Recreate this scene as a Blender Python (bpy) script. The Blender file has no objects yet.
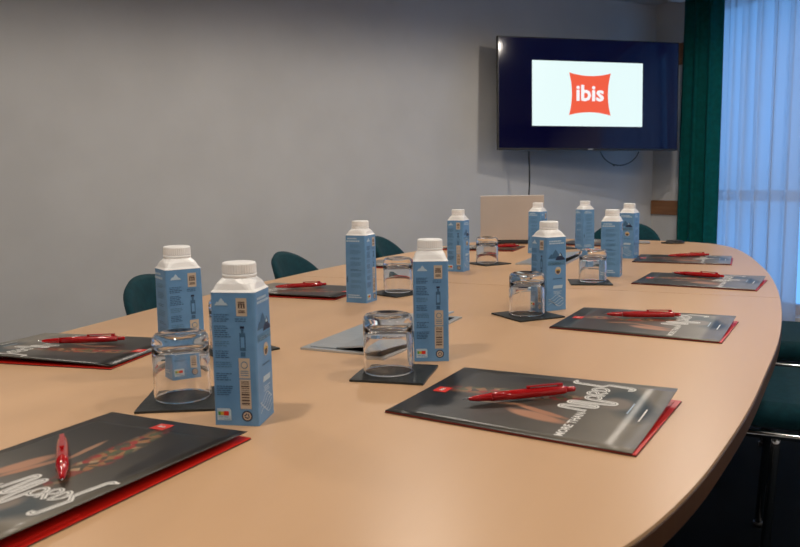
import bpy, bmesh, math, random
from mathutils import Vector, Matrix
R = math.radians
random.seed(7)
sc = bpy.context.scene
COL = sc.collection

# ------------------------------------------------------------------ camera
TZ = 0.74                                   # table top height
CAMH = TZ + 0.2968
pi_, ro_ = 0.1231, -0.0160
fw = Vector((0, math.cos(pi_), -math.sin(pi_)))
rt = Vector((1, 0, 0)); up = rt.cross(fw)
r2 = math.cos(ro_) * rt + math.sin(ro_) * up
u2 = -math.sin(ro_) * rt + math.cos(ro_) * up
cd = bpy.data.cameras.new('camera'); cam = bpy.data.objects.new('camera', cd); COL.objects.link(cam)
M = Matrix.Identity(4)
for i in range(3):
    M[i][0] = r2[i]; M[i][1] = u2[i]; M[i][2] = -fw[i]
M[2][3] = CAMH
cam.matrix_world = M
cd.sensor_width = 36; cd.lens = 752.6 / 800 * 36; cd.clip_start = 0.02
cd.dof.use_dof = True; cd.dof.focus_distance = 1.55; cd.dof.aperture_fstop = 11
sc.camera = cam

# ------------------------------------------------------------------ world, exposure
w = bpy.data.worlds.new('world'); sc.world = w; w.use_nodes = True
w.node_tree.nodes['Background'].inputs[0].default_value = (0.17, 0.46, 1.0, 1)
w.node_tree.nodes['Background'].inputs[1].default_value = 1.32
vs = sc.view_settings
vs.view_transform = 'Standard'; vs.look = 'None'; vs.gamma = 1; vs.exposure = 0.0
vs.use_curve_mapping = False

# room frame: corner behind the television, the two wall directions
CX, CY = 2.11, 6.30
A = R(26)
WA = Vector((math.cos(A), math.sin(A), 0))        # along the television wall (towards the corner)
WB = Vector((math.sin(A), -math.cos(A), 0))       # along the window wall, away from the corner
CEIL = 2.405
def rp(s, t, z=0):
    "room point: s metres out from the window wall, t metres out from the television wall"
    return Vector((CX, CY, z)) - WA * s + WB * t
ROOM_S, ROOM_T = 7.0, 7.2
# table frame
TN = Vector((0.9063, -0.4226, 0)); TA = Vector((0.4226, 0.9063, 0))
def tp(u, v, z=0): return TN * u + TA * v + Vector((0, 0, z))

# warm downlights of the ceiling (the lamp's own light and body are built together)
LIGHTS = [(s_, t_) for t_ in (1.9, 3.9, 5.9) for s_ in (1.5, 3.2, 4.9)]     # room coordinates (s, t)
LIGHT_E = 48

# ------------------------------------------------------------------ materials
MATS = {}
def mat(name, col=(.8, .8, .8), rough=.5, metal=0, **kw):
    if name in MATS: return MATS[name]
    m = bpy.data.materials.new(name); m.use_nodes = True
    b = m.node_tree.nodes['Principled BSDF']
    b.inputs['Base Color'].default_value = (*col, 1); b.inputs['Roughness'].default_value = rough
    b.inputs['Metallic'].default_value = metal
    for k, v in kw.items(): b.inputs[k.replace('_', ' ')].default_value = v
    m.diffuse_color = (*col, 1)
    MATS[name] = m
    return m
def nt(m): return m.node_tree.nodes, m.node_tree.links, m.node_tree.nodes['Principled BSDF']
def noise_mix(m, c1, c2, scale, coord='Object', stretch=(1, 1, 1), detail=4, bump=0, bscale=None, lo=.35, hi=.65, rot=0):
    N, L, b = nt(m)
    tc = N.new('ShaderNodeTexCoord'); mp = N.new('ShaderNodeMapping')
    mp.inputs['Scale'].default_value = stretch; mp.inputs['Rotation'].default_value = (0, 0, rot)
    L.new(tc.outputs[coord], mp.inputs[0])
    n = N.new('ShaderNodeTexNoise'); n.inputs['Scale'].default_value = scale; n.inputs['Detail'].default_value = detail
    L.new(mp.outputs[0], n.inputs[0])
    cr = N.new('ShaderNodeValToRGB')
    cr.color_ramp.elements[0].position = lo; cr.color_ramp.elements[0].color = (*c1, 1)
    cr.color_ramp.elements[1].position = hi; cr.color_ramp.elements[1].color = (*c2, 1)
    L.new(n.outputs[0], cr.inputs[0]); L.new(cr.outputs[0], b.inputs['Base Color'])
    if bump:
        n2 = N.new('ShaderNodeTexNoise'); n2.inputs['Scale'].default_value = bscale or scale * 4; n2.inputs['Detail'].default_value = 3
        L.new(tc.outputs[coord], n2.inputs[0])
        bp = N.new('ShaderNodeBump'); bp.inputs['Strength'].default_value = bump; bp.inputs['Distance'].default_value = .002
        L.new(n2.outputs[0], bp.inputs['Height']); L.new(bp.outputs[0], b.inputs['Normal'])
    return m
m_wall = noise_mix(mat('painted_wall', rough=.75), (.62, .61, .60), (.66, .65, .64), 3, bump=.15, bscale=260)
m_ceil = noise_mix(mat('ceiling_paint', rough=.9), (.6, .59, .57), (.64, .63, .61), 2)
m_floor = noise_mix(mat('dark_carpet', rough=.95, Specular_IOR_Level=.1), (.001, .0025, .004), (.002, .004, .006), 90, bump=.4, bscale=500)
m_table = noise_mix(mat('maple_laminate', rough=.35, Specular_IOR_Level=.42), (.57, .35, .195), (.66, .415, .235), 5, stretch=(1, .12, 1), detail=6, lo=.3, hi=.7)
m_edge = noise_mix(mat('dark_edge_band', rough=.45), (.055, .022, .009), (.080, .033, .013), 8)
m_tleg = mat('table_leg_black', (.02, .02, .022), .4)
m_teal = noise_mix(mat('teal_upholstery', rough=.85, Sheen_Weight=.04, Specular_IOR_Level=.2), (.001, .030, .042), (.002, .042, .056), 60, bump=.3, bscale=700)
m_curt = noise_mix(mat('teal_curtain', rough=.85, Specular_IOR_Level=.15), (.001, .080, .078), (.001, .105, .102), 30, bump=.2, bscale=500)
m_chrome = mat('chrome', (.75, .75, .77), .12, 1)
m_black = mat('black_plastic', (.012, .012, .013), .4)
m_cable = mat('black_cable', (.01, .01, .01), .5)
m_gcable = mat('grey_cable', (.28, .29, .31), .4)
m_wood = noise_mix(mat('brown_wood_rail', rough=.5), (.24, .10, .035), (.32, .14, .055), 6, stretch=(1, 1, 8))
m_frame = mat('window_frame_paint', (.62, .56, .55), .5)
m_white = mat('white_plastic', (.90, .89, .88), .38)
m_blue = noise_mix(mat('carton_blue', rough=.38), (.115, .27, .50), (.135, .31, .56), 30)
m_blue_d = mat('carton_print_dark_blue', (.045, .13, .25), .4)
m_blue_m = mat('carton_print_mid_blue', (.085, .21, .36), .4)
m_pale = mat('carton_print_pale', (.46, .60, .72), .4)
m_cream = mat('carton_print_cream', (.55, .46, .36), .45)
m_navy = mat('carton_print_navy', (.015, .03, .08), .4)
m_brown = mat('barcode_brown', (.10, .06, .05), .5)
m_redp = mat('print_red', (.65, .03, .015), .4)
m_yel = mat('print_yellow', (.6, .4, .05), .4)
m_grn = mat('print_green', (.08, .3, .06), .4)
m_coast = noise_mix(mat('black_slate', rough=.45), (.010, .012, .012), (.022, .026, .026), 25, bump=.3, bscale=200)
m_red = mat('red_folder_card', (.60, .012, .006), .38)
m_spine = mat('folder_spine_dark_red', (.16, .005, .004), .4)
m_folderb = mat('folder_back_black', (.02, .018, .017), .35)
m_pen = mat('red_pen_plastic', (.42, .004, .006), .15, Coat_Weight=.5)
m_alu = noise_mix(mat('brushed_aluminium', rough=.34, metal=.75), (.50, .53, .55), (.58, .61, .63), 8, stretch=(1, 30, 1))
m_laptop = noise_mix(mat('laptop_shell', rough=.5), (.60, .53, .48), (.64, .57, .52), 4)
m_lapdark = mat('laptop_dark', (.02, .02, .022), .4)
m_ink = mat('white_print', (.78, .76, .72), .45)
m_logo = mat('logo_red', (.75, .035, .02), .4)
m_glass = mat('drinking_glass', (1, 1, 1), 0.0, Transmission_Weight=1.0, IOR=1.48)
m_pane = mat('window_glass', (1, 1, 1), 0.0, Transmission_Weight=1.0, IOR=1.02)

# sheer: thin woven cloth that both scatters and lets light straight through
m_sheer = bpy.data.materials.new('sheer_voile'); m_sheer.use_nodes = True
N, L, b = nt(m_sheer); N.remove(b)
out = N['Material Output']
tr = N.new('ShaderNodeBsdfTranslucent'); tr.inputs[0].default_value = (.80, .82, .86, 1)
df = N.new('ShaderNodeBsdfDiffuse'); df.inputs[0].default_value = (.75, .76, .80, 1)
tp_ = N.new('ShaderNodeBsdfTransparent')
a1 = N.new('ShaderNodeMixShader'); a1.inputs[0].default_value = .30
L.new(tr.outputs[0], a1.inputs[1]); L.new(df.outputs[0], a1.inputs[2])
a2 = N.new('ShaderNodeMixShader')
fr = N.new('ShaderNodeLayerWeight'); fr.inputs[0].default_value = .5
mr = N.new('ShaderNodeMapRange'); mr.inputs[1].default_value = 0; mr.inputs[2].default_value = 1
mr.inputs[3].default_value = .84; mr.inputs[4].default_value = 1.0
L.new(fr.outputs['Facing'], mr.inputs[0]); L.new(mr.outputs[0], a2.inputs[0])
L.new(tp_.outputs[0], a2.inputs[1]); L.new(a1.outputs[0], a2.inputs[2]); L.new(a2.outputs[0], out.inputs[0])

def emis(name, col, s):
    m = mat(name, (0, 0, 0), .3)
    b = m.node_tree.nodes['Principled BSDF']
    b.inputs['Emission Color'].default_value = (*col, 1); b.inputs['Emission Strength'].default_value = s
    return m
m_lampdisc = emis('lamp_diffuser', (1, .82, .62), 12)
m_scr_blue = emis('screen_backlight_blue', (.002, .003, .10), .14)
m_scr_blue.node_tree.nodes['Principled BSDF'].inputs['Roughness'].default_value = .08
m_scr_white = emis('screen_white', (.80, .97, .96), 1.0)
m_scr_logo = emis('screen_orange_red', (.93, .115, .05), .95)
m_scr_text = emis('screen_logo_text', (.95, .93, .95), 1.0)
m_led = emis('led', (1, 1, 1), 2)

# cover print plus painted-in sheen: dark card with a soft picture of a patterned sleeve and a hand
m_cover = mat('folder_cover_print_sheen', rough=.33, Specular_IOR_Level=.42)
N, L, b = nt(m_cover)
tc = N.new('ShaderNodeTexCoord'); sep = N.new('ShaderNodeSeparateXYZ'); L.new(tc.outputs['Object'], sep.inputs[0])
def math_(op, a, bb=None, c=None):
    n = N.new('ShaderNodeMath'); n.operation = op
    for i, v in enumerate((a, bb, c)):
        if v is None: continue
        if isinstance(v, (int, float)): n.inputs[i].default_value = v
        else: L.new(v, n.inputs[i])
    return n.outputs[0]
nz = N.new('ShaderNodeTexNoise'); nz.inputs['Scale'].default_value = 18; nz.inputs['Detail'].default_value = 3; L.new(tc.outputs['Object'], nz.inputs[0])
wob = math_('MULTIPLY', math_('SUBTRACT', nz.outputs[0], .5), .9)
def ell(cx, cy, rx, ry, ang, soft=.25):
    x = math_('SUBTRACT', sep.outputs[0], cx); y = math_('SUBTRACT', sep.outputs[1], cy)
    c, s = math.cos(R(ang)), math.sin(R(ang))
    xr = math_('DIVIDE', math_('ADD', math_('MULTIPLY', x, c), math_('MULTIPLY', y, s)), rx)
    yr = math_('DIVIDE', math_('SUBTRACT', math_('MULTIPLY', y, c), math_('MULTIPLY', x, s)), ry)
    d = math_('SQRT', math_('ADD', math_('MULTIPLY', xr, xr), math_('MULTIPLY', yr, yr)))
    d = math_('ADD', d, wob)
    n = N.new('ShaderNodeMapRange'); n.clamp = True
    L.new(d, n.inputs[0]); n.inputs[1].default_value = 1 - soft; n.inputs[2].default_value = 1 + soft
    n.inputs[3].default_value = 1; n.inputs[4].default_value = 0
    return n.outputs[0]
def mixc(f, a, bcol):
    n = N.new('ShaderNodeMix'); n.data_type = 'RGBA'
    L.new(f, n.inputs[0])
    if isinstance(a, tuple): n.inputs[6].default_value = (*a, 1)
    else: L.new(a, n.inputs[6])
    if isinstance(bcol, tuple): n.inputs[7].default_value = (*bcol, 1)
    else: L.new(bcol, n.inputs[7])
    return n.outputs[2]
g = N.new('ShaderNodeMapRange'); L.new(math_('ADD', sep.outputs[1], math_('MULTIPLY', wob, .05)), g.inputs[0])
g.inputs[1].default_value = .13; g.inputs[2].default_value = -.16; g.inputs[3].default_value = 0; g.inputs[4].default_value = 1
basec = mixc(math_('POWER', g.outputs[0], 2.2), (.014, .012, .010), (.27, .24, .195))  # grey towards the bottom: part print, part reflected wall light painted in
vor = N.new('ShaderNodeTexVoronoi'); vor.inputs['Scale'].default_value = 120; L.new(tc.outputs['Object'], vor.inputs[0])
ramp = N.new('ShaderNodeValToRGB'); ramp.color_ramp.interpolation = 'CONSTANT'
cols = [(0, (.20, .04, .02)), (.2, (.30, .02, .015)), (.4, (.06, .05, .03)), (.55, (.28, .13, .05)), (.7, (.08, .09, .04)), (.82, (.38, .25, .14)), (.92, (.03, .02, .02))]
ramp.color_ramp.elements[0].color = (*cols[0][1], 1); ramp.color_ramp.elements[1].position = cols[1][0]; ramp.color_ramp.elements[1].color = (*cols[1][1], 1)
for pz, cc in cols[2:]:
    e = ramp.color_ramp.elements.new(pz); e.color = (*cc, 1)
L.new(vor.outputs['Color'], ramp.inputs[0])
c = mixc(ell(.082, .045, .012, .075, 8), basec, (.010, .009, .009))
c = mixc(ell(.040, -.112, .030, .055, -60), c, (.045, .060, .065))
c = mixc(ell(.030, -.100, .022, .020, 20), c, (.20, .165, .135))
c = mixc(ell(.024, .032, .017, .088, 8), c, ramp.outputs[0])
c = mixc(ell(-.045, -.020, .010, .040, -12), c, (.42, .21, .125))
c = mixc(ell(-.028, -.022, .005, .038, -18), c, (.40, .19, .11))
c = mixc(ell(-.018, .040, .004, .030, 10), c, (.32, .17, .10))
L.new(c, b.inputs['Base Color'])

# ------------------------------------------------------------------ mesh helpers
class MB:
    def __init__(s): s.bm = bmesh.new(); s.mats = []
    def mi(s, m):
        if m not in s.mats: s.mats.append(m)
        return s.mats.index(m)
    def _tag(s, faces, m, smooth=False):
        i = s.mi(m)
        for f in faces: f.material_index = i; f.smooth = smooth
    def poly(s, pts, m):
        f = s.bm.faces.new([s.bm.verts.new(p) for p in pts]); s._tag([f], m); return f
    def box(s, lo, hi, m, mtx=None, bev=0):
        x0, y0, z0 = lo; x1, y1, z1 = hi
        v = [Vector(p) for p in [(x0,y0,z0),(x1,y0,z0),(x1,y1,z0),(x0,y1,z0),(x0,y0,z1),(x1,y0,z1),(x1,y1,z1),(x0,y1,z1)]]
        if mtx: v = [mtx @ p for p in v]
        v = [s.bm.verts.new(p) for p in v]
        fs = [s.bm.faces.new([v[i] for i in q]) for q in [(3,2,1,0),(4,5,6,7),(0,1,5,4),(1,2,6,5),(2,3,7,6),(3,0,4,7)]]
        s._tag(fs, m)
        if bev:
            es = list({e for f in fs for e in f.edges})
            r = bmesh.ops.bevel(s.bm, geom=es, offset=bev, segments=2, profile=.6, affect='EDGES')
            s._tag(r['faces'], m)
        return s
    def rings(s, rings, m, closed=True, cap0=False, cap1=False, smooth=True):
        vs_ = [[s.bm.verts.new(p) for p in r] for r in rings]
        fs = []
        n = len(vs_[0])
        for a, b_ in zip(vs_, vs_[1:]):
            for i in range(n if closed else n - 1):
                j = (i + 1) % n
                fs.append(s.bm.faces.new((a[i], a[j], b_[j], b_[i])))
        s._tag(fs, m, smooth)
        caps = []
        if cap0: caps.append(s.bm.faces.new(vs_[0][::-1]))
        if cap1: caps.append(s.bm.faces.new(vs_[-1]))
        s._tag(caps, m, False)
        return s
    def lathe(s, prof, m, n=32, c=(0, 0, 0), cap0=True, cap1=True, smooth=True):
        return s.rings([[Vector((c[0]+r*math.cos(2*math.pi*i/n), c[1]+r*math.sin(2*math.pi*i/n), c[2]+z)) for i in range(n)] for r, z in prof], m, True, cap0, cap1, smooth)
    def tube(s, pts, rad, m, n=8, closed=False):
        pts = [Vector(p) for p in pts]; rs = []
        N0 = None; k = len(pts)
        for i, p in enumerate(pts):
            if closed: t = (pts[(i+1) % k] - pts[i-1]).normalized()
            else: t = (pts[min(i+1, k-1)] - pts[max(i-1, 0)]).normalized()
            if N0 is None:
                N0 = t.orthogonal().normalized()
            N0 = (N0 - t * N0.dot(t)).normalized(); B = t.cross(N0)
            rr = rad[i] if isinstance(rad, (list, tuple)) else rad
            rs.append([p + (N0*math.cos(2*math.pi*j/n) + B*math.sin(2*math.pi*j/n))*rr for j in range(n)])
        if closed: rs.append(rs[0])
        return s.rings(rs, m, True, not closed, not closed)
    def build(s, name, parent=None, bevel=0, weld=False):
        if weld: bmesh.ops.remove_doubles(s.bm, verts=s.bm.verts, dist=1e-5)
        bmesh.ops.recalc_face_normals(s.bm, faces=s.bm.faces)
        me = bpy.data.meshes.new(name); s.bm.to_mesh(me); s.bm.free()
        for m in s.mats: me.materials.append(m)
        o = bpy.data.objects.new(name, me); COL.objects.link(o)
        if parent: o.parent = parent
        if bevel:
            md = o.modifiers.new('bevel', 'BEVEL'); md.width = bevel; md.segments = 2; md.limit_method = 'ANGLE'
        return o
def tag(o, label, cat, group=None):
    o['label'] = label; o['category'] = cat
    if group: o['group'] = group
    return o
def thing(name, loc=(0, 0, 0), rz=0):
    o = bpy.data.objects.new(name, None); COL.objects.link(o); o.empty_display_size = .05
    o.location = loc; o.rotation_euler = (0, 0, rz); return o
def struct(o): o['kind'] = 'structure'; return o
def dup(o, loc, rz):
    def cp(x, par):
        c_ = x.copy(); COL.objects.link(c_); c_.parent = par
        for ch in x.children: cp(ch, c_)
        return c_
    r = cp(o, None); r.location = loc; r.rotation_euler = (0, 0, rz); return r
TXT = {}
def text_polys(txt, size, bold=0.0, align='LEFT'):
    key = (txt, size, bold, align)
    if key not in TXT:
        cu = bpy.data.curves.new('txt', 'FONT'); cu.body = txt; cu.size = size; cu.offset = bold; cu.align_x = align
        cu.resolution_u = 2; cu.fill_mode = 'FRONT'
        o = bpy.data.objects.new('txt', cu); COL.objects.link(o)
        bpy.context.view_layer.update()
        me = bpy.data.meshes.new_from_object(o.evaluated_get(bpy.context.evaluated_depsgraph_get()))
        TXT[key] = ([tuple(v.co) for v in me.vertices], [tuple(p.vertices) for p in me.polygons])
        bpy.data.objects.remove(o); bpy.data.meshes.remove(me)
    return TXT[key]
def add_text(mb, txt, size, m, fn, bold=0, align='LEFT'):
    V, F = text_polys(txt, size, bold, align)
    vs_ = [mb.bm.verts.new(fn(x, y)) for x, y, z in V]
    fs = []
    for f in F:
        try: fs.append(mb.bm.faces.new([vs_[i] for i in f]))
        except ValueError: pass
    mb._tag(fs, m)
def ribbon(mb, pts, wid, m, fn, closed=False):
    P = [Vector((*p, 0)) for p in pts]; k = len(P); row = []
    for i, p in enumerate(P):
        if closed: t = P[(i+1) % k] - P[i-1]
        else: t = P[min(i+1, k-1)] - P[max(i-1, 0)]
        t.normalize(); n = Vector((-t.y, t.x, 0)) * wid / 2
        row.append((p - n, p + n))
    vs_ = [(mb.bm.verts.new(fn(a.x, a.y)), mb.bm.verts.new(fn(b_.x, b_.y))) for a, b_ in row]
    if closed: vs_.append(vs_[0])
    fs = [mb.bm.faces.new((a[0], b_[0], b_[1], a[1])) for a, b_ in zip(vs_, vs_[1:])]
    mb._tag(fs, m)

# ------------------------------------------------------------------ room shell
RM = Matrix(((-WA.x, WB.x, 0, CX), (-WA.y, WB.y, 0, CY), (0, 0, 1, 0), (0, 0, 0, 1)))   # (s, t, z) -> world
def rbox(mb, lo, hi, m, bev=0): return mb.box(lo, hi, m, RM, bev)
mb = MB(); rbox(mb, (-.25, -.2, -.1), (ROOM_S+.2, ROOM_T+.2, 0), m_floor); struct(mb.build('floor'))
mb = MB(); rbox(mb, (-.25, -.2, CEIL), (ROOM_S+.2, ROOM_T+.2, CEIL+.1), m_ceil); struct(mb.build('ceiling'))
mb = MB(); rbox(mb, (-.25, -.2, 0), (ROOM_S+.2, 0, CEIL), m_wall); struct(mb.build('wall_television'))
mb = MB(); rbox(mb, (ROOM_S, 0, 0), (ROOM_S+.2, ROOM_T, CEIL), m_wall); struct(mb.build('wall_left'))
mb = MB(); rbox(mb, (-.25, ROOM_T, 0), (ROOM_S+.2, ROOM_T+.2, CEIL), m_wall); struct(mb.build('wall_back'))
# window wall: piers either side of a tall glazed opening
T0, T1, ZB, ZT = .42, 3.66, .06, 2.34
mb = MB()
rbox(mb, (-.25, 0, 0), (0, T0, CEIL), m_wall); rbox(mb, (-.25, T1, 0), (0, ROOM_T, CEIL), m_wall)
rbox(mb, (-.25, T0, 0), (0, T1, ZB), m_wall); rbox(mb, (-.25, T0, ZT), (0, T1, CEIL), m_wall)
struct(mb.build('wall_window'))
for side, lo, hi in [('television', (0, 0, 0), (ROOM_S, .015, .09)), ('left', (ROOM_S-.015, .015, 0), (ROOM_S, ROOM_T-.015, .09)), ('back', (0, ROOM_T-.015, 0), (ROOM_S, ROOM_T, .09))]:
    mb = MB(); rbox(mb, lo, hi, m_wood); struct(mb.build('baseboard_' + side))
win = struct(thing('window_1', rp(0, T0)))
win.location = (0, 0, 0)
mull = [T0, 1.352, 2.18, 2.97, T1-.06]
for k, t in enumerate(mull):
    mb = MB(); rbox(mb, (-.16, t, ZB), (-.09, t+.07, ZT), m_frame, .004); mb.build('mullion', win)
for k in range(4):
    a_, b_ = mull[k]+.07, mull[k+1]
    for z0, z1 in [(ZB, ZB+.07), (.845, .925), (ZT-.07, ZT)]:
        mb = MB(); rbox(mb, (-.155, a_, z0), (-.095, b_, z1), m_frame, .003); mb.build('rail', win)
    for z0, z1 in [(ZB+.07, .845), (.925, ZT-.07)]:
        mb = MB(); rbox(mb, (-.128, a_, z0), (-.122, b_, z1), m_pane); mb.build('pane', win)
# short wooden wall rails between the corner and the curtain
for k, (z0, z1) in enumerate([(.725, .840), (1.90, 2.065)]):
    mb = MB(); rbox(mb, (0, .012, z0), (.022, .50, z1), m_wood, .003); struct(mb.build('trim_%d' % (k+1)))

# ------------------------------------------------------------------ curtains
def corrugate(t0, t1, s0, amp, per, z0, z1, m, seed, flare=.0, nz_=14, sub=10):
    rnd = random.Random(seed); mb = MB()
    n = int((t1-t0)/per*sub); ph = [rnd.uniform(-.6, .6) for _ in range(40)]; am = [rnd.uniform(.5, 1.25) for _ in range(40)]
    rows = []
    for j in range(nz_+1):
        z = z1 + (z0-z1)*j/nz_; f = j/nz_; row = []
        for i in range(n+1):
            x = i/n; q = x*(t1-t0)/per; k = int(q) % 38
            fr_ = q-int(q); a_ = am[k]*(1-fr_)+am[k+1]*fr_; p_ = ph[k]*(1-fr_)+ph[k+1]*fr_
            s = s0 + amp*a_*(.55+.45*f)*math.sin(2*math.pi*q + p_ + .5*math.sin(f*2.2+k*.7)) + amp*.25*math.sin(5.1*q+seed)
            t = t0+(t1-t0)*x*(1+flare*f) + amp*.25*math.sin(4*math.pi*q+p_)
            row.append(RM @ Vector((s, t, z)))
        rows.append(row)
    mb.rings(rows, m, closed=False)
    return mb
o = corrugate(.44, .768, .15, .046, .125, .015, CEIL-.05, m_curt, 3).build('drawn_curtain')
md = o.modifiers.new('thick', 'SOLIDIFY'); md.thickness = .004
tag(o, 'dark teal floor-length curtain gathered between television wall and window', 'curtain')
g = 'voile curtains along the window'
o = corrugate(.70, 1.40, .085, .050, .120, .015, CEIL-.05, m_sheer, 5).build('sheer_curtain')
tag(o, 'white sheer voile curtain beside the gathered teal curtain, daylight behind', 'curtain', g)
o = corrugate(1.62, 3.60, .075, .030, .135, .015, CEIL-.05, m_sheer, 9).build('sheer_curtain')
tag(o, 'white sheer voile curtain beyond the gap, further along the window', 'curtain', g)
mb = MB(); rbox(mb, (.05, .30, CEIL-.045), (.19, 3.7, CEIL-.001), m_white, .003)
tag(mb.build('curtain_track'), 'white curtain track on the ceiling above the window', 'track')

# ------------------------------------------------------------------ table
UC, VC = -.626, 2.02
half = [(0, 1.665), (.12, 1.66), (.24, 1.645), (.34, 1.62), (.42, 1.585), (.483, 1.537), (.531, 1.465), (.566, 1.385), (.597, 1.27), (.621, 1.14), (.645, .98), (.665, .80), (.69, .55), (.705, .28), (.71, 0)]
quad = [(a*.985, b) for a, b in half]
def outline():
    q1 = quad                      # +u, +v
    pts = [(u, v) for u, v in q1] + [(u, -v) for u, v in q1[-2::-1]] + [(-u, -v) for u, v in q1[1:]] + [(-u, v) for u, v in q1[-2:0:-1]]
    # Catmull-Rom refine
    n = len(pts); out_ = []
    for i in range(n):
        p0, p1, p2, p3 = pts[i-1], pts[i], pts[(i+1) % n], pts[(i+2) % n]
        for k in range(4):
            t = k/4
            out_.append(tuple(.5*((2*p1[d])+(-p0[d]+p2[d])*t+(2*p0[d]-5*p1[d]+4*p2[d]-p3[d])*t*t+(-p0[d]+3*p1[d]-3*p2[d]+p3[d])*t**3) for d in (0, 1)))
    return out_
OUT = outline()
table = thing('conference_table', tp(UC, VC, 0))
table.rotation_euler = (0, 0, math.atan2(TA.y, TA.x) - math.pi/2)
def clip(pts, sgn, off):
    res = []
    n = len(pts)
    for i in range(n):
        a_, b_ = pts[i], pts[(i+1) % n]
        ia, ib = a_[1]*sgn >= off, b_[1]*sgn >= off
        if ia: res.append(a_)
        if ia != ib:
            t = (off*sgn-a_[1])/(b_[1]-a_[1]); res.append((a_[0]+(b_[0]-a_[0])*t, off*sgn))
    return res
TH = .028
for sgn in (1, -1):
    pts = clip(OUT, sgn, .0014)
    mb = MB()
    mb.rings([[Vector((x*.9985, y, TZ-z)) for x, y in pts] for z in (0, .004)], m_table, True, True, True, False)
    panel = mb.build('tabletop_panel', table)
    mb = MB()
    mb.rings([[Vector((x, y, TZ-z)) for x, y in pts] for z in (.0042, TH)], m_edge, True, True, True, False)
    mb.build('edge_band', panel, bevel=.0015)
for v in (-1.0, 0, 1.0):
    mb = MB(); mb.box((-.03, v-.04, .03), (.03, v+.04, TZ-TH-.001), m_tleg); mb.box((-.34, v-.035, 0), (.34, v+.035, .03), m_tleg, bev=.008)
    mb.build('leg', table)
tag(table, 'long boat-shaped maple conference table with a dark edge', 'table')

# cable hatches let into the middle of the table
def hatch(u0, v0, label, open_):
    h = thing('cable_hatch', tp(u0, v0, TZ), math.atan2(TA.y, TA.x) - math.pi/2)
    W_, L_ = .165, .385
    mb = MB()
    t = .012
    for lo, hi in [((0, 0, 0), (W_, t, .0035)), ((0, L_-t, 0), (W_, L_, .0035)), ((0, t, 0), (t, L_-t, .0035)), ((W_-t, t, 0), (W_, L_-t, .0035))]:
        mb.box(lo, hi, m_alu)
    mb.build('frame', h)
    mb = MB(); mb.box((t, t, .0002), (W_-t, L_-t, .0012), m_black); mb.build('well', h)
    mt = Matrix.Translation((W_*.40, 0, .0038)) @ Matrix.Rotation(R(-open_), 4, 'Y')
    mb = MB(); mb.box((0, t+.002, 0), (W_*.6-t, L_-t-.002, .003), m_alu, mt @ Matrix.Translation((0, 0, 0)), .0008)
    mb.build('lid', h, )
    mb = MB(); mb.box((t+.001, t+.002, .0026), (W_*.40-.001, L_-t-.002, .0046), m_alu, None, .0006); mb.build('fixed_plate', h)
    mb = MB()
    for k in range(60):
        y = t+.004+k*(L_-2*t-.008)/60
        mb.box((W_-t-.010, y, .0012), (W_-t-.0005, y+.003, .0035), m_black)
    mb.build('brush_strip', h)['kind'] = 'stuff'
    return tag(h, label, 'cable hatch', 'cable hatches in the table')
hatch(-.720, 1.118, 'grey metal cable hatch in table behind front glass, lid ajar', 7)
hatch(-.735, 2.525, 'grey metal cable hatch in table further back, left of middle glass', 7)

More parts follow.
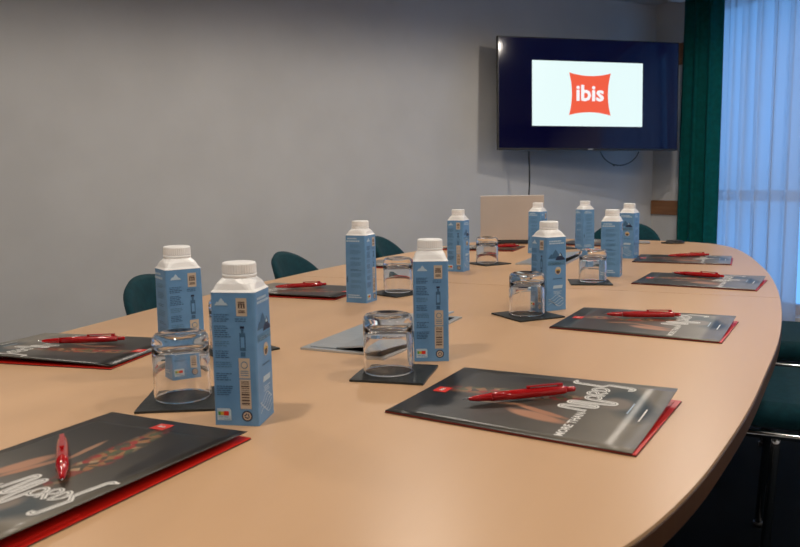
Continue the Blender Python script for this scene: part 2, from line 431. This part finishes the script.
# ------------------------------------------------------------------ carton
S = .0285
def ring_sq(h, r, z, n=4):
    pts = []
    for cx, cy, a0 in [(1, 1, 0), (-1, 1, 90), (-1, -1, 180), (1, -1, 270)]:
        for k in range(n+1):
            a = R(a0+90*k/n); pts.append(Vector((cx*(h-r)+r*math.cos(a), cy*(h-r)+r*math.sin(a), z)))
    return pts
def make_carton():
    c = thing('water_carton')
    mb = MB()
    mb.rings([ring_sq(S, .0015, 0), ring_sq(S, .002, .004), ring_sq(S, .004, .12), ring_sq(S, .006, .166)], m_blue, True, True, True, False)
    body = mb.build('body', c)
    mb = MB()
    rs = [ring_sq(S+.0004, .006, .1655), ring_sq(S-.002, .008, .1685), ring_sq(.0245, .014, .1755), ring_sq(.0213, .0212, .181), ring_sq(.0205, .0204, .183)]
    mb.rings(rs, m_white, True, True, True, False); mb.build('shoulder', c)
    mb = MB()
    mb.lathe([(.0208, .182), (.0212, .1835), (.0212, .186)], m_white, 40)
    rr = []
    for z in (.1866, .1975):
        rr.append([Vector((math.cos(2*math.pi*i/80)*(.0206+(.0004 if i % 2 else 0)), math.sin(2*math.pi*i/80)*(.0206+(.0004 if i % 2 else 0)), z)) for i in range(80)])
    mb.rings(rr, m_white, True, True, False, False)
    mb.lathe([(.0206, .1975), (.0200, .1995), (.0185, .200)], m_white, 40, cap0=False)
    mb.build('cap', c)
    # prints: face frame (x right seen from outside, z up)
    def face(k):
        def fn(x, z, off=.0004):
            p = Vector((x, -S-off, z)); return Matrix.Rotation(R(90*k), 4, 'Z') @ p
        return fn
    def rect(mb, f, x0, x1, z0, z1, m, off=.0004):
        mb.poly([f(x0, z0, off), f(x1, z0, off), f(x1, z1, off), f(x0, z1, off)], m)
    def disc(mb, f, x, z, r, m, off=.0004, n=20):
        mb.poly([f(x+r*math.cos(2*math.pi*i/n), z+r*math.sin(2*math.pi*i/n), off) for i in range(n)], m)
    def lines(mb, f, x0, x1, z1, nl, m, h=.0012, gap=.0026, rnd=random.Random(4)):
        for i in range(nl):
            x = x0
            end = x1 - rnd.uniform(0, (x1-x0)*.3)
            while x < end:
                wd = rnd.uniform(.002, .006); rect(mb, f, x, min(x+wd, end), z1-i*gap-h, z1-i*gap, m); x += wd+.0009
    def mountain(mb, f, x, z, w_, h, m, off=.0004):
        pr = [(-.5, 0), (.5, 0), (.38, .3), (.27, .38), (.12, .78), (.02, 1), (-.08, .8), (-.2, .42), (-.3, .5), (-.4, .25)]
        mb.poly([f(x+a_*w_, z+b_*h, off) for a_, b_ in pr], m)
    # barcode face
    f = face(0); mb = MB()
    mountain(mb, f, -.014, .150, .017, .009, m_pale)
    for zt, nl in [(.139, 4), (.125, 6), (.106, 3), (.094, 4), (.080, 3), (.066, 4), (.050, 5)]:
        lines(mb, f, -.024, -.003, zt, nl, m_blue_d if nl != 3 else m_blue_m, h=.0013)
    lines(mb, f, .003, .020, .134, 2, m_blue_d)
    # bottle icon
    rect(mb, f, .0078, .0152, .094, .116, m_blue_d); rect(mb, f, .0098, .0132, .116, .121, m_blue_d); rect(mb, f, .0088, .0142, .1215, .1245, m_navy)
    rect(mb, f, .0092, .0138, .098, .111, m_blue, .0006)
    rect(mb, f, .0085, .0145, .087, .0925, m_blue_d)
    mb.poly([f(-.025, .0065), f(-.007, .0065), f(-.007, .0195), f(-.009, .0215), f(-.025, .0215)], m_pale)
    rect(mb, f, -.0235, -.0165, .013, .0175, m_yel, .0006); rect(mb, f, -.0235, -.0205, .013, .0175, m_grn, .0008); rect(mb, f, -.0165, -.010, .0125, .018, m_redp, .0006)
    lines(mb, f, -.0235, -.008, .011, 2, m_blue_m)
    mb.build('small_print', body)
    mb = MB()
    rect(mb, f, .005, .0185, .137, .159, m_cream)
    for i, zz in enumerate((.1545, .1525, .144, .142)): rect(mb, f, .0075, .016, zz-.0012, zz, m_brown, .0006)
    for x in (.0085, .0118, .0150): rect(mb, f, x-.001, x+.001, .1465, .1515, m_brown, .0006)
    mb.build('label_box', body)['kind'] = 'stuff'
    mb = MB()
    rect(mb, f, .0055, .0195, .060, .085, m_cream)
    mb.poly([f(.0125+.0045*math.cos(2*math.pi*i/16), .0765+.0045*math.sin(2*math.pi*i/16), .0006) for i in range(16)], m_blue_m)
    mb.poly([f(.0125+.0035*math.cos(2*math.pi*i/16), .0765+.0035*math.sin(2*math.pi*i/16), .0008) for i in range(16)], m_cream)
    for zz in (.0695, .067, .064): rect(mb, f, .0075, .0175, zz-.001, zz, m_blue_m, .0006)
    mb.build('label_box', body)['kind'] = 'stuff'
    mb = MB()
    rect(mb, f, .0055, .0195, .0215, .0585, m_cream)
    z = .0565; rb = random.Random(2)
    while z > .0255:
        h = rb.choice([.0006, .0009, .0016, .0022]); rect(mb, f, .0075, .0175, max(z-h, .0245), z, m_brown, .0006); z -= h + rb.choice([.0007, .0012, .0018])
    mb.build('barcode', body)
    mb = MB()
    disc(mb, f, .0135, .0125, .0068, m_navy); disc(mb, f, .0135, .0125, .0052, m_cream, .0006)
    for k in range(3):
        a = R(90+120*k); a2 = R(90+120*k+95)
        p0 = (.0135+.0034*math.cos(a), .0125+.0034*math.sin(a)); p1 = (.0135+.0034*math.cos(a2), .0125+.0034*math.sin(a2))
        ribbon(mb, [p0, p1], .0014, m_navy, lambda x, y: f(x, y, .0008))
    mb.build('recycling_mark', body)
    # picture face (+x)
    f = face(1); mb = MB()
    lines(mb, f, -.021, .020, .158, 2, m_pale, h=.0030, gap=.0048)
    mountain(mb, f, -.004, .118, .040, .020, m_blue_d); mountain(mb, f, .010, .114, .028, .017, m_navy, .0006); mountain(mb, f, .009, .1235, .007, .006, m_pale, .0008)
    rect(mb, f, -.024, .024, .103, .112, m_blue_m)
    lines(mb, f, -.016, .018, .108, 2, m_pale)
    disc(mb, f, .004, .090, .0085, m_cream, .0006); disc(mb, f, .004, .088, .005, m_brown, .0008); rect(mb, f, -.003, .011, .0905, .0925, m_yel, .001)
    rect(mb, f, -.010, .016, .071, .073, m_blue_d)
    mb.poly([f(-.010, .050), f(.016, .050), f(.018, .057), f(-.008, .057)], m_pale)
    lines(mb, f, -.008, .016, .044, 3, m_pale)
    for k in range(5):
        ribbon(mb, [(-.022+i*.0022, .014+k*.0042+.0045*math.sin(i*.35+k)) for i in range(20)], .0012, m_pale, lambda x, y: f(x, y, .0005))
    mb.build('picture_print', body)
    # text faces (+y and -x)
    for k in (2, 3):
        f = face(k); mb = MB()
        lines(mb, f, -.021, .006, .1595, 1, m_pale, h=.0032); lines(mb, f, -.024, .016, .1535, 1, m_pale, h=.0036)
        for zt, nl in [(.143, 3), (.129, 4), (.111, 2), (.101, 4), (.083, 2), (.073, 4), (.056, 3), (.043, 3)]:
            lines(mb, f, -.014, .016, zt, nl, m_blue_m if nl != 2 else m_pale if k == 2 else m_blue_d, h=.0011)
        mb.poly([f(-.026, .060, .0003), f(-.022, .068, .0003), f(-.021, .052, .0003), f(-.025, .048, .0003)], m_blue_d)
        lines(mb, f, -.022, .020, .020, 2, m_pale, h=.0030, gap=.0052)
        mb.build('text_print', body)
    return c
CART = [
 (-.199, .926, -9, 'blue and white water carton nearest the camera, showing a barcode'),
 (.050, 1.241, 0, 'blue water carton with barcode, behind front glass in table centre'),
 (-.096, 1.852, 65, 'blue water carton on the left half, plain text side facing camera, beyond the cable hatch'),
 (.338, 1.700, -63, 'blue water carton with mountain picture, right behind a glass near the front right folder'),
 (-.3505, 1.180, 35, 'blue water carton on the far left, seen above the leftmost glass'),
 (.192, 2.452, -27, 'blue water carton with barcode in front of left wall, left of small far glass'),
 (.553, 3.005, 52, 'blue water carton standing in front of the laptop lid'),
 (.773, 3.135, 113, 'farthest blue water carton, slim under the television, left of the far pair'),
 (.640, 2.262, 66, 'blue water carton showing text side, just right of the middle glass'),
 (.845, 2.765, -127, 'blue water carton under the television, rightmost of all cartons'),
]
c0 = make_carton()
for i, (x, y, rz, lab) in enumerate(CART):
    o = c0 if i == 0 else dup(c0, (0, 0, 0), 0)
    o.location = (x, y, TZ+.0002); o.rotation_euler = (0, 0, R(rz))
    tag(o, lab, 'carton', 'water cartons on the conference table')

# ------------------------------------------------------------------ coasters and upturned glasses
def make_coaster():
    h = .0565; rnd = random.Random(5); ring = []
    for sx, sy, dx, dy in [(-1, -1, 1, 0), (1, -1, 0, 1), (1, 1, -1, 0), (-1, 1, 0, -1)]:
        for k in range(6):
            ring.append((sx*h+dx*2*h*k/6+rnd.uniform(-.0006, .0006), sy*h+dy*2*h*k/6+rnd.uniform(-.0006, .0006)))
    mb = MB(); mb.rings([[Vector((x, y, z)) for x, y in ring] for z in (0, .003)], m_coast, True, True, True, False)
    return mb.build('coaster')
COAST = [(-.298, 1.012, 5, 'black square coaster under the leftmost big glass'),
 (-.010, 1.135, -14, 'black square coaster under the glass in the front centre'),
 (.276, 1.612, 25, 'black square coaster under the glass left of front right folder'),
 (-.010, 1.972, 45, 'black square coaster under the glass beyond the text-side carton'),
 (.312, 2.635, 33, 'black square coaster under the small far-left glass'),
 (.538, 2.115, -8, 'black square coaster under the middle glass'),
 (-.297, 1.325, 42, 'black coaster peeking out right of the nearest carton'),
 (.735, 2.735, -10, 'black coaster showing beside the rightmost carton'),
 (.685, 3.175, 20, 'black coaster left of the farthest slim carton')]
k0 = make_coaster()
for i, (x, y, rz, lab) in enumerate(COAST):
    o = k0 if i == 0 else dup(k0, (0, 0, 0), 0)
    o.location = (x, y, TZ+.0002); o.rotation_euler = (0, 0, R(rz)); tag(o, lab, 'coaster', 'black coasters on the table')
def make_glass():
    r0, r1, H = .0385, .0382, .091
    prof = [(.0, H-.0026), (.012, H-.002), (.026, H-.0002), (r1-.009, H), (r1-.004, H-.0015), (r1-.0012, H-.005), (r1, H-.010), (r1+.0002, .05), (r0+.0002, .004), (r0, .0009), (r0-.0012, 0),
            (r0-.0020, .0009), (r0-.0021, .004), (r0-.0026, .03), (r1-.0033, H-.034), (.0325, H-.024), (.026, H-.019), (.014, H-.0165), (.0, H-.016)]
    n = 56; bm = bmesh.new(); rows = []
    for r, z in prof:
        if r == 0: rows.append([bm.verts.new((0, 0, z))])
        else: rows.append([bm.verts.new((r*math.cos(2*math.pi*i/n), r*math.sin(2*math.pi*i/n), z)) for i in range(n)])
    for a, b_ in zip(rows, rows[1:]):
        for i in range(n):
            j = (i+1) % n
            if len(a) == 1: f = bm.faces.new((a[0], b_[j], b_[i]))
            elif len(b_) == 1: f = bm.faces.new((a[i], a[j], b_[0]))
            else: f = bm.faces.new((a[i], a[j], b_[j], b_[i]))
            f.smooth = True
    bmesh.ops.recalc_face_normals(bm, faces=bm.faces)
    me = bpy.data.meshes.new('tumbler'); bm.to_mesh(me); bm.free(); me.materials.append(m_glass)
    o = bpy.data.objects.new('tumbler', me); COL.objects.link(o); return o
GL = [(-.304, 1.018, 'upturned clear tumbler on coaster, large, leftmost, in front of a carton'),
 (-.020, 1.140, 'upturned clear tumbler in front centre, left of the barcode carton'),
 (.275, 1.618, 'upturned clear tumbler left of the mountain picture carton'),
 (-.006, 1.985, 'upturned clear tumbler on coaster, right of the text-side carton at left'),
 (.308, 2.640, 'smallest upturned clear tumbler, far left in front of laptop'),
 (.548, 2.125, 'upturned clear tumbler in the middle, left of a text-side carton'),
 (-.303, 1.325, 'upturned clear tumbler mostly hidden behind the nearest carton')]
g0 = make_glass()
for i, (x, y, lab) in enumerate(GL):
    o = g0 if i == 0 else dup(g0, (0, 0, 0), 0)
    o.location = (x, y, TZ+.0035); tag(o, lab, 'glass', 'upturned tumblers on the table')

# ------------------------------------------------------------------ folders
FW, FL = .1115, .157
def make_folder(lt, lb):
    "lt / lb: lift of the cover's free edge at its top and bottom end"
    f = thing('paper_folder')
    def cz(x, y):
        s = max(0, (x+FW)/(2*FW)); return .0034 + s**1.5*(lt+(lb-lt)*(.5-y/(2*FL)))
    mb = MB(); mb.box((-FW, -FL-.0045, 0), (FW+.0047, FL+.001, .0009), m_folderb); mb.build('back_panel', f)
    mb = MB()
    mb.box((-FW+.001, -FL-.004, .0011), (FW+.0042, FL+.001, .0021), m_red); mb.build('red_lining', f)
    mb = MB(); mb.box((-FW+.004, -FL+.003, .0023), (FW-.004, -FL+.085, .0031), m_red); mb.build('pocket', f)
    mb = MB(); mb.box((-FW-.0004, -FL, .0010), (-FW+.0004, FL, .0026), m_spine); mb.build('spine', f)
    nx, ny = 14, 8
    mb = MB(); rows = []
    for j in range(ny+1):
        y = -FL+2*FL*j/ny
        rows.append([Vector((-FW+2*FW*i/nx, y, cz(-FW+2*FW*i/nx, y))) for i in range(nx+1)])
    mb.rings(rows, m_cover, closed=False)
    bmv = [v for v in mb.bm.verts]
    low = [[Vector((p.x, p.y, p.z-.0008)) for p in r] for r in rows]
    mb.rings(low, m_folderb, closed=False)
    # rim
    def edge(pa, pb): mb.rings([pa, pb], m_folderb, closed=False, smooth=False)
    edge(rows[0], low[0]); edge(rows[-1], low[-1]); edge([r[0] for r in rows], [r[0] for r in low]); edge([r[-1] for r in rows], [r[-1] for r in low])
    cover = mb.build('front_cover', f, weld=True)
    fn = lambda x, y, o_=.0004: Vector((x, y, cz(x, y)+o_))
    mb = MB()
    # small red square with a white mark
    mb.poly([fn(-.011, .124), fn(.011, .124), fn(.011, .144), fn(-.011, .144)], m_logo)
    add_text(mb, 'ibis', .0085, m_ink, lambda x, y: fn(x, y+.1315, .0007), bold=.0002, align='CENTER')
    mb.build('logo', cover)
    mb = MB()
    add_text(mb, 'MORE THAN', .0150, m_ink, lambda x, y: fn(x-.098, y-.074), bold=.0004)
    # a neon-tube style word drawn as looped strokes
    def loop(pts, w_=.0070):
        ribbon(mb, pts, w_, m_ink, lambda x, y: fn(x, y, .0005)); ribbon(mb, pts, .0009, m_folderb, lambda x, y: fn(x, y, .0008))
    def arc(cx, cy, rx, ry, a0, a1, n=14): return [(cx+rx*math.cos(R(a0+(a1-a0)*i/n)), cy+ry*math.sin(R(a0+(a1-a0)*i/n))) for i in range(n+1)]
    b0 = -.076
    loop([(-.006, b0+.004), (-.002, b0+.036)]+arc(.002, b0+.036, .004, .004, 180, 0, 6)+[(.008, b0+.002)]+arc(.012, b0+.000, .004, .004, 180, 360, 6)+[(.016, b0+.030)]+arc(.020, b0+.030, .004, .004, 180, 0, 6)+[(.024, b0-.002), (.026, b0-.018)]+arc(.030, b0-.018, .004, .005, 180, 360, 6)+[(.036, b0+.010)])
    loop(arc(.043, b0+.010, .007, .009, 0, 360, 18), .0056)
    loop([(.054, b0-.002), (.055, b0+.020)]+arc(.060, b0+.016, .006, .006, 120, -80, 8)+[(.056, b0+.009), (.066, b0-.002)], .0054)
    loop([(.071, b0+.0), (.072, b0+.020)]+arc(.073, b0+.010, .009, .010, 85, -85, 10)+[(.071, b0)], .0054)
    loop([(.084, b0-.024)]+arc(.088, b0-.026, .004, .004, 180, 330, 5)+[(.096, b0+.004)]+[(.088, b0+.012), (.092, b0+.046)]+arc(.0965, b0+.047, .0045, .005, 180, 20, 6), .0070)
    mb.poly([fn(.103+.0022*math.cos(R(40*k)), b0+.052+.0022*math.sin(R(40*k))) for k in range(9)], m_ink)
    ribbon(mb, [(-.016+.002*k, -.139) for k in range(22)], .0020, m_ink, lambda x, y: fn(x, y, .0005))
    ribbon(mb, [(.004+.002*k, -.120) for k in range(19)], .0016, m_pale, lambda x, y: fn(x, y, .0005))
    mb.build('lettering', cover)
    return f
# the last line of small print on the covers is illegible in the picture; keep only thin strokes
FO = [
 ((-.353, .761), 62, .006, .012, 'black folder at bottom left corner of picture, red edge towards camera'),
 ((.1705, .951), 148, .007, .016, 'black folder front centre right, largest on the window side of the table'),
 ((.4875, 1.486), 149, .005, .010, 'black folder second from front on the window side'),
 ((.836, 2.086), 148, .005, .010, 'black folder third on window side, just beyond the table seam'),
 ((1.000, 2.645), 155, .004, .006, 'black folder farthest on window side, nearest the curtain'),
 ((-.593, 1.342), -15, .002, .012, 'black folder at the left edge of the picture, behind the corner one'),
 ((-.268, 2.036), -22, .004, .006, 'black folder in front of second teal chair on the left side'),
 ((.023, 2.640), -24, .003, .004, 'black folder mostly hidden behind the left text-side carton and glass'),
 ((.362, 3.234), -22, .003, .006, 'black folder on left side in front of the laptop'),
 ((.880, 3.400), 240, .004, .006, 'black folder at far end of table behind cartons, before the end chair'),
]
for i, ((x, y), th, lt, lb, lab) in enumerate(FO):
    o = make_folder(lt, lb)
    o.location = (x, y, TZ+.0002); o.rotation_euler = (0, 0, R(th-90)); tag(o, lab, 'folder', 'paper folders laid at each place')

# ------------------------------------------------------------------ pens
def make_pen():
    f = thing('ballpoint_pen'); L_ = .145; r = .0056
    def prof_x(pr, m, name, par, n=20):
        mb = MB(); mb.rings([[Vector((x, rr*math.cos(2*math.pi*i/n), r+rr*math.sin(2*math.pi*i/n))) for i in range(n)] for x, rr in pr], m, True, True, True); return mb.build(name, par)
    b = prof_x([(-.034, .0050), (-.010, .0056), (.030, .0056), (.052, .0050), (.056, .0044)], m_pen, 'barrel', f)
    prof_x([(-.062, .0012), (-.060, .0022), (-.053, .0035), (-.036, .0046), (-.0345, .0054)], m_pen, 'grip', f)
    prof_x([(-.069, .0003), (-.0665, .0008), (-.0625, .0010)], m_chrome, 'tip', f)
    prof_x([(.0565, .0032), (.066, .0032), (.0675, .0022)], m_pen, 'button', f)
    mb = MB(); mb.box((.008, -.0022, r+.0070), (.052, .0022, r+.0084), m_pen); mb.box((.046, -.0022, r+.0040), (.052, .0022, r+.0075), m_pen); mb.box((.008, -.0018, r+.0056), (.012, .0018, r+.0072), m_pen)
    mb.build('clip', f, bevel=.0005)
    return f
p0 = make_pen()
def fpos(i, lx, ly):
    (x, y), th, lt, lb, _ = FO[i]
    ux, uy = math.cos(R(th)), math.sin(R(th)); s = (lx+FW)/(2*FW)
    z = .0034+s**1.5*(lt+(lb-lt)*(.5-ly/(2*FL)))
    return Vector((x+uy*lx+ux*ly, y-ux*lx+uy*ly, TZ+z+.0012))
#       folder, tip end (local), button end (local)
PE = [(0, (.070, -.060), (-.073, .052), 'on the corner folder at bottom left'),
 (1, (-.050, .080), (.053, -.043), 'on the large folder at front centre right'),
 (2, (.019, .082), (.061, -.056), 'on the second folder on window side'),
 (3, (.074, .086), (.041, -.056), 'on the folder beyond the table seam'),
 (4, (.026, .060), (.085, -.085), 'on the window-side folder nearest the curtain'),
 (5, (.007, -.075), (-.063, .063), 'on the folder at left edge of the picture'),
 (6, (.030, -.073), (-.078, .033), 'on the folder before the second left chair'),
 (7, (.02, -.06), (-.04, .07), 'on the folder hidden behind the left text-side carton'),
 (8, (.03, .02), (-.03, .14), 'on the folder in front of the laptop'),
 (9, (.06, -.05), (.00, .08), 'on the folder at far end of table')]
for i, (fi, a_, b_, lab) in enumerate(PE):
    o = p0 if i == 0 else dup(p0, (0, 0, 0), 0)
    o.scale = (1.12, 1.15, 1.15)
    A_, B_ = fpos(fi, *a_), fpos(fi, *b_)
    d = B_-A_
    mid = (A_+B_)/2; o.location = mid
    o.rotation_euler = (0, -math.atan2(d.z, d.xy.length), math.atan2(d.y, d.x))
    tag(o, 'glossy red ballpoint pen ' + lab, 'pen', 'red pens on the folders')

# ------------------------------------------------------------------ chairs
def make_chair():
    f = thing('conference_chair')
    # local: +y towards the table, back at -y ; ring radius .25 about (0,-.02)
    r_, ro, PM = .235, .262, 50
    pts = []; rows = []
    for k in range(29):
        ph = PM*(1-k/14); a = R(-90+ph); x = abs(ph)/PM
        d = Vector((math.cos(a), math.sin(a), 0))
        zt = .515+.277*math.sqrt(max(0, 1-x**2.1)); zb = .515-.05*math.sqrt(max(0, 1-x*x))
        zt = max(zt, zb+.012)
        pts.append((d, zb)); e = min(.012, (zt-zb)*.4)
        L_ = lambda z: .085*max(0, (z-.46)/.33)**1.2
        prof = [(r_+.006, zb), (r_, zb+e), (r_-.002, (zb+zt)/2), (r_, zt-e), (r_+.012, zt), (ro-.004, zt-e), (ro+.004, (zb+zt)/2), (ro, zb+e), (ro-.006, zb)]
        rows.append([d*(rr+L_(z)) + Vector((0, 0, z)) for rr, z in prof])
    mb = MB(); mb.rings(rows, m_teal, True, True, True); sh = mb.build('backrest', f)
    mb = MB()
    mb.tube([d*(ro-.012) + Vector((0, 0, zb-.004)) for d, zb in pts[4:-4]], .006, m_chrome); mb.build('chrome_trim', sh)
    # seat cushion
    mb = MB()
    def sq(h, rr, z): return [p + Vector((0, .02, 0)) for p in ring_sq(h, rr, z, 6)]
    mb.rings([sq(.205, .06, .435), sq(.222, .07, .445), sq(.228, .07, .465), sq(.222, .07, .485), sq(.19, .06, .497)], m_teal, True, True, True); mb.build('seat', f)
    mb = MB()
    mb.tube([p + Vector((0, .02, .424)) for p in ring_sq(.222, .05, 0, 5)], .009, m_chrome, closed=True); mb.build('seat_frame', f)
    for sx in (-1, 1):
        for y0, y1 in ((.13, .15), (-.17, -.22)):
            mb = MB(); mb.tube([(sx*.205, y0, .424), (sx*.208, y0, .40), (sx*.225, y1, .012)], .0105, m_chrome)
            mb.lathe([(.014, 0), (.014, .014)], m_black, 12, c=(sx*.225, y1, 0)); mb.build('leg', f)
        mb = MB(); mb.tube([(sx*.12, -.19, .42), (sx*.12, -.245, .455), (sx*.12, -.250, .62)], .009, m_chrome); mb.build('back_support', f)
    return f
CH = [(tp(-1.18, 1.62), -1, 'teal tub chair at left, behind leftmost carton'),
 (tp(-1.19, 2.30), -1, 'teal tub chair second along left wall side, left of text-side carton'),
 (tp(-1.19, 3.06), -1, 'teal tub chair third on left side, smallest of the left row'),
 (tp(.205, 2.15), 1, 'teal chair seat with chrome frame at right edge of picture, nearer of two'),
 (tp(.225, 2.90), 1, 'teal chair at right picture edge beside the voile curtain, farther of two'),
 (tp(-.61, 3.92), 0, 'teal tub chair at far end of the table under the television')]
ch0 = make_chair()
base_ang = math.atan2(TN.y, TN.x)
for i, (pos, side, lab) in enumerate(CH):
    o = ch0 if i == 0 else dup(ch0, (0, 0, 0), 0)
    if side == -1: rz = base_ang - math.pi/2 + R(12)
    elif side == 1: rz = base_ang + math.pi/2
    else: rz = base_ang - math.pi
    o.location = (pos.x, pos.y, 0); o.rotation_euler = (0, 0, rz)
    tag(o, lab, 'chair', 'teal chairs round the table')

# ------------------------------------------------------------------ laptop
lp = thing('laptop', (.512, 3.435, TZ+.0002), R(-5))
mb = MB(); mb.box((-.141, -.004, .002), (.141, .208, .014), m_lapdark, None, .003); mb.build('base', lp)
mb = MB()
for k in range(12):
    for j in range(4): mb.box((-.12+k*.02, .05+j*.022, .0142), (-.104+k*.02, .067+j*.022, .0155), m_black)
mb.build('keyboard', lp)['kind'] = 'stuff'
mt = Matrix.Translation((0, 0, .016)) @ Matrix.Rotation(R(14), 4, 'X')
mb = MB(); mb.box((-.141, -.006, .004), (.141, 0, .213), m_laptop, mt, .002); lid = mb.build('lid', lp)
mb = MB(); mb.box((-.133, .0002, .014), (.133, .001, .204), m_lapdark, mt); mb.build('screen', lid)
mb = MB(); mb.tube([(-.11, .002, .014), (.11, .002, .014)], .0055, m_lapdark); mb.build('hinge', lp)
tag(lp, 'open laptop seen from behind, pale lid, on the far end of the table', 'laptop')

# cables lying on the far end
def coil(name, x, y, rad, m, n, lab, zz=.004):
    rnd = random.Random(n); pts = []
    for k in range(n*14):
        a = 2*math.pi*k/14; rr = rad*(1-.15*rnd.random()*.6) - .002*(k // 14)
        pts.append((x+rr*math.cos(a)*1.25, y+rr*math.sin(a)*.8, TZ+zz+.0012*k/14*1.6))
    pts += [(x-rad*1.25-.006*k, y+.006*k, TZ+zz) for k in range(1, 3)]
    mb = MB(); mb.tube(pts, .0032, m, 6); o = mb.build(name); return tag(o, lab, 'cable')
coil('coiled_cable', 1.215, 3.315, .034, m_cable, 5, 'black coiled cable at right of the far table end')
coil('coiled_cable', 1.083, 3.335, .024, m_gcable, 3, 'small pale grey cable bundle left of the black coil')

# ------------------------------------------------------------------ television
tv = thing('television', (1.390, 5.521, TZ+.884)); tv.rotation_euler = (-R(2.4), R(.6), R(12.8))
# local: x right, y into the wall, z up ; after the tilt its face looks slightly down
W2, H2 = .706, .393
mb = MB(); mb.box((-W2, 0, -H2), (W2, .028, H2), m_black, None, .003); mb.box((-.45, .028, -.28), (.45, .06, .22), m_black, None, .01); mb.build('housing', tv)
mb = MB(); mb.box((-W2+.008, -.0012, -H2+.014), (W2-.008, -.0002, H2-.008), m_scr_blue); panel = mb.build('screen_panel', tv)
# picture area measured on the photograph's screen
def bil(a_, b_): return Vector(((-.450+a_*(.434+.427)), -.0018, (-.223+b_*(.233+.223))))
mb = MB(); mb.poly([bil(0, 0), bil(1, 0), bil(1, 1), bil(0, 1)], m_scr_white); img = mb.build('screen_image', panel)
mb = MB(); cx_, cz_ = -.006, .005; hw, hh = .163, .150
pts = []
for (x0, z0), (x1, z1) in zip([(-hw, -hh), (hw, -hh), (hw, hh), (-hw, hh)], [(hw, -hh), (hw, hh), (-hw, hh), (-hw, -hh)]):
    for k in range(10):
        t = k/10; bow = .022*4*t*(1-t); x = x0+(x1-x0)*t; z = z0+(z1-z0)*t
        nx_, nz2 = (0, 1) if z0 == z1 == -hh else (-1, 0) if x0 == x1 == hw else (0, -1) if z0 == z1 == hh else (1, 0)
        pts.append(Vector((cx_+x+nx_*bow, -.0022, cz_+z+nz2*bow)))
mb.poly(pts, m_scr_logo)
add_text(mb, 'ibis', .155, m_scr_text, lambda x, y: Vector((cx_+x*1.09, -.0026, cz_-.045+y)), bold=.0042, align='CENTER')
mb.build('logo', img)
mb = MB(); mb.box((-.02, -.0025, -H2+.004), (.02, -.0003, -H2+.010), m_chrome); mb.build('maker_badge', tv)
mt = Matrix.Rotation(0, 4, 'Z')
tag(tv, 'large black television on a swivel arm showing a red logo', 'television')
# wall plate and arm (parts of the set)
inv = (Matrix.Translation(tv.location) @ tv.rotation_euler.to_matrix().to_4x4()).inverted()
wp = RM.inverted() @ Vector((1.390, 5.521, 0))
s_tv = wp.x
mb = MB(); rb_ = inv @ RM
mb.box((s_tv-.12, .006, 1.50), (s_tv+.12, .02, 1.78), m_black, rb_, .003)
pA = rb_ @ Vector((s_tv, .02, 1.64)); pB = rb_ @ Vector((s_tv+.16, .16, 1.64)); pC = Vector((0, .06, 0))
mb.tube([pA, pB], .02, m_black); mb.tube([pB, pC], .02, m_black); mb.build('wall_arm', tv)

# cables below the television
def wallpt(px_s, t, z): return RM @ Vector((px_s, t, z))
tl = lambda x, z, y=.03: (Matrix.Translation(tv.location) @ tv.rotation_euler.to_matrix().to_4x4()) @ Vector((x, y, z))
mb = MB(); a_ = tl(-.462, -.400); pts = [a_, a_-Vector((0, 0, .03))]
for k in range(1, 16): pts.append(Vector((a_.x+.006*math.sin(k*.8), a_.y+.004*math.cos(k), a_.z-.03-k*.075)))
mb.tube(pts, .0055, m_cable, 8); tag(mb.build('hanging_cable'), 'black cable hanging straight down from the television to behind the laptop', 'cable')
mb = MB(); pa, pb = tl(.095, -.400), tl(.405, -.400); pts = []
for k in range(17):
    t = k/16; q = pa.lerp(pb, t); q.z -= .10*(1-(2*t-1)**2)**.7+.0; pts.append(q)
mb.tube(pts, .004, m_cable, 8); tag(mb.build('cable_loop'), 'thin black cable loop sagging under the right of the television', 'cable')
mb = MB(); q = RM @ Vector((0.42, 0, 1.13)); 
mb.lathe([(.008, 0), (.008, .006), (.004, .008)], m_black, 12)
o = mb.build('wall_screw'); o.matrix_world = Matrix.Translation(q) @ Vector((WB.x, WB.y, 0)).to_track_quat('Z', 'Y').to_matrix().to_4x4()
tag(o, 'tiny black screw in the wall under the television, near the corner', 'screw')

# ------------------------------------------------------------------ ceiling downlights
def make_light():
    f = thing('ceiling_downlight')
    mb = MB(); mb.lathe([(.042, -.001), (.042, -.006), (.058, -.006), (.062, -.002), (.062, 0)], m_white, 32, cap0=False, cap1=False); mb.build('trim_ring', f)
    mb = MB(); mb.lathe([(.0405, -.0045), (.0405, -.001)], m_lampdisc, 32); mb.build('diffuser', f)
    return f
l0 = make_light()
for i, (u, v) in enumerate(LIGHTS):
    o = l0 if i == 0 else dup(l0, (0, 0, 0), 0)
    q = rp(u, v); o.location = (q.x, q.y, CEIL)
    tag(o, 'round white recessed ceiling downlight, %s from the television wall, %s' % (('first row', 'second row', 'third row')[i//3], ('window side', 'middle of the row', 'side away from the window')[i % 3]), 'downlight', 'ceiling downlights')
    ld = bpy.data.lights.new('downlight', 'SPOT'); ld.energy = LIGHT_E; ld.color = (1, .905, .79); ld.spot_size = R(172); ld.spot_blend = .3; ld.shadow_soft_size = .07
    lo = bpy.data.objects.new('downlight_lamp', ld); COL.objects.link(lo); lo.location = (q.x, q.y, CEIL-.02)
# portal at the window so the daylight samples well
pl = bpy.data.lights.new('window_portal', 'AREA'); pl.shape = 'RECTANGLE'; pl.size = T1-T0; pl.size_y = ZT-ZB; pl.cycles.is_portal = True
po = bpy.data.objects.new('window_portal', pl); COL.objects.link(po)
po.matrix_world = Matrix.Translation(RM @ Vector((-.2, (T0+T1)/2, (ZT+ZB)/2))) @ (-WA).to_track_quat('-Z', 'Z').to_matrix().to_4x4()
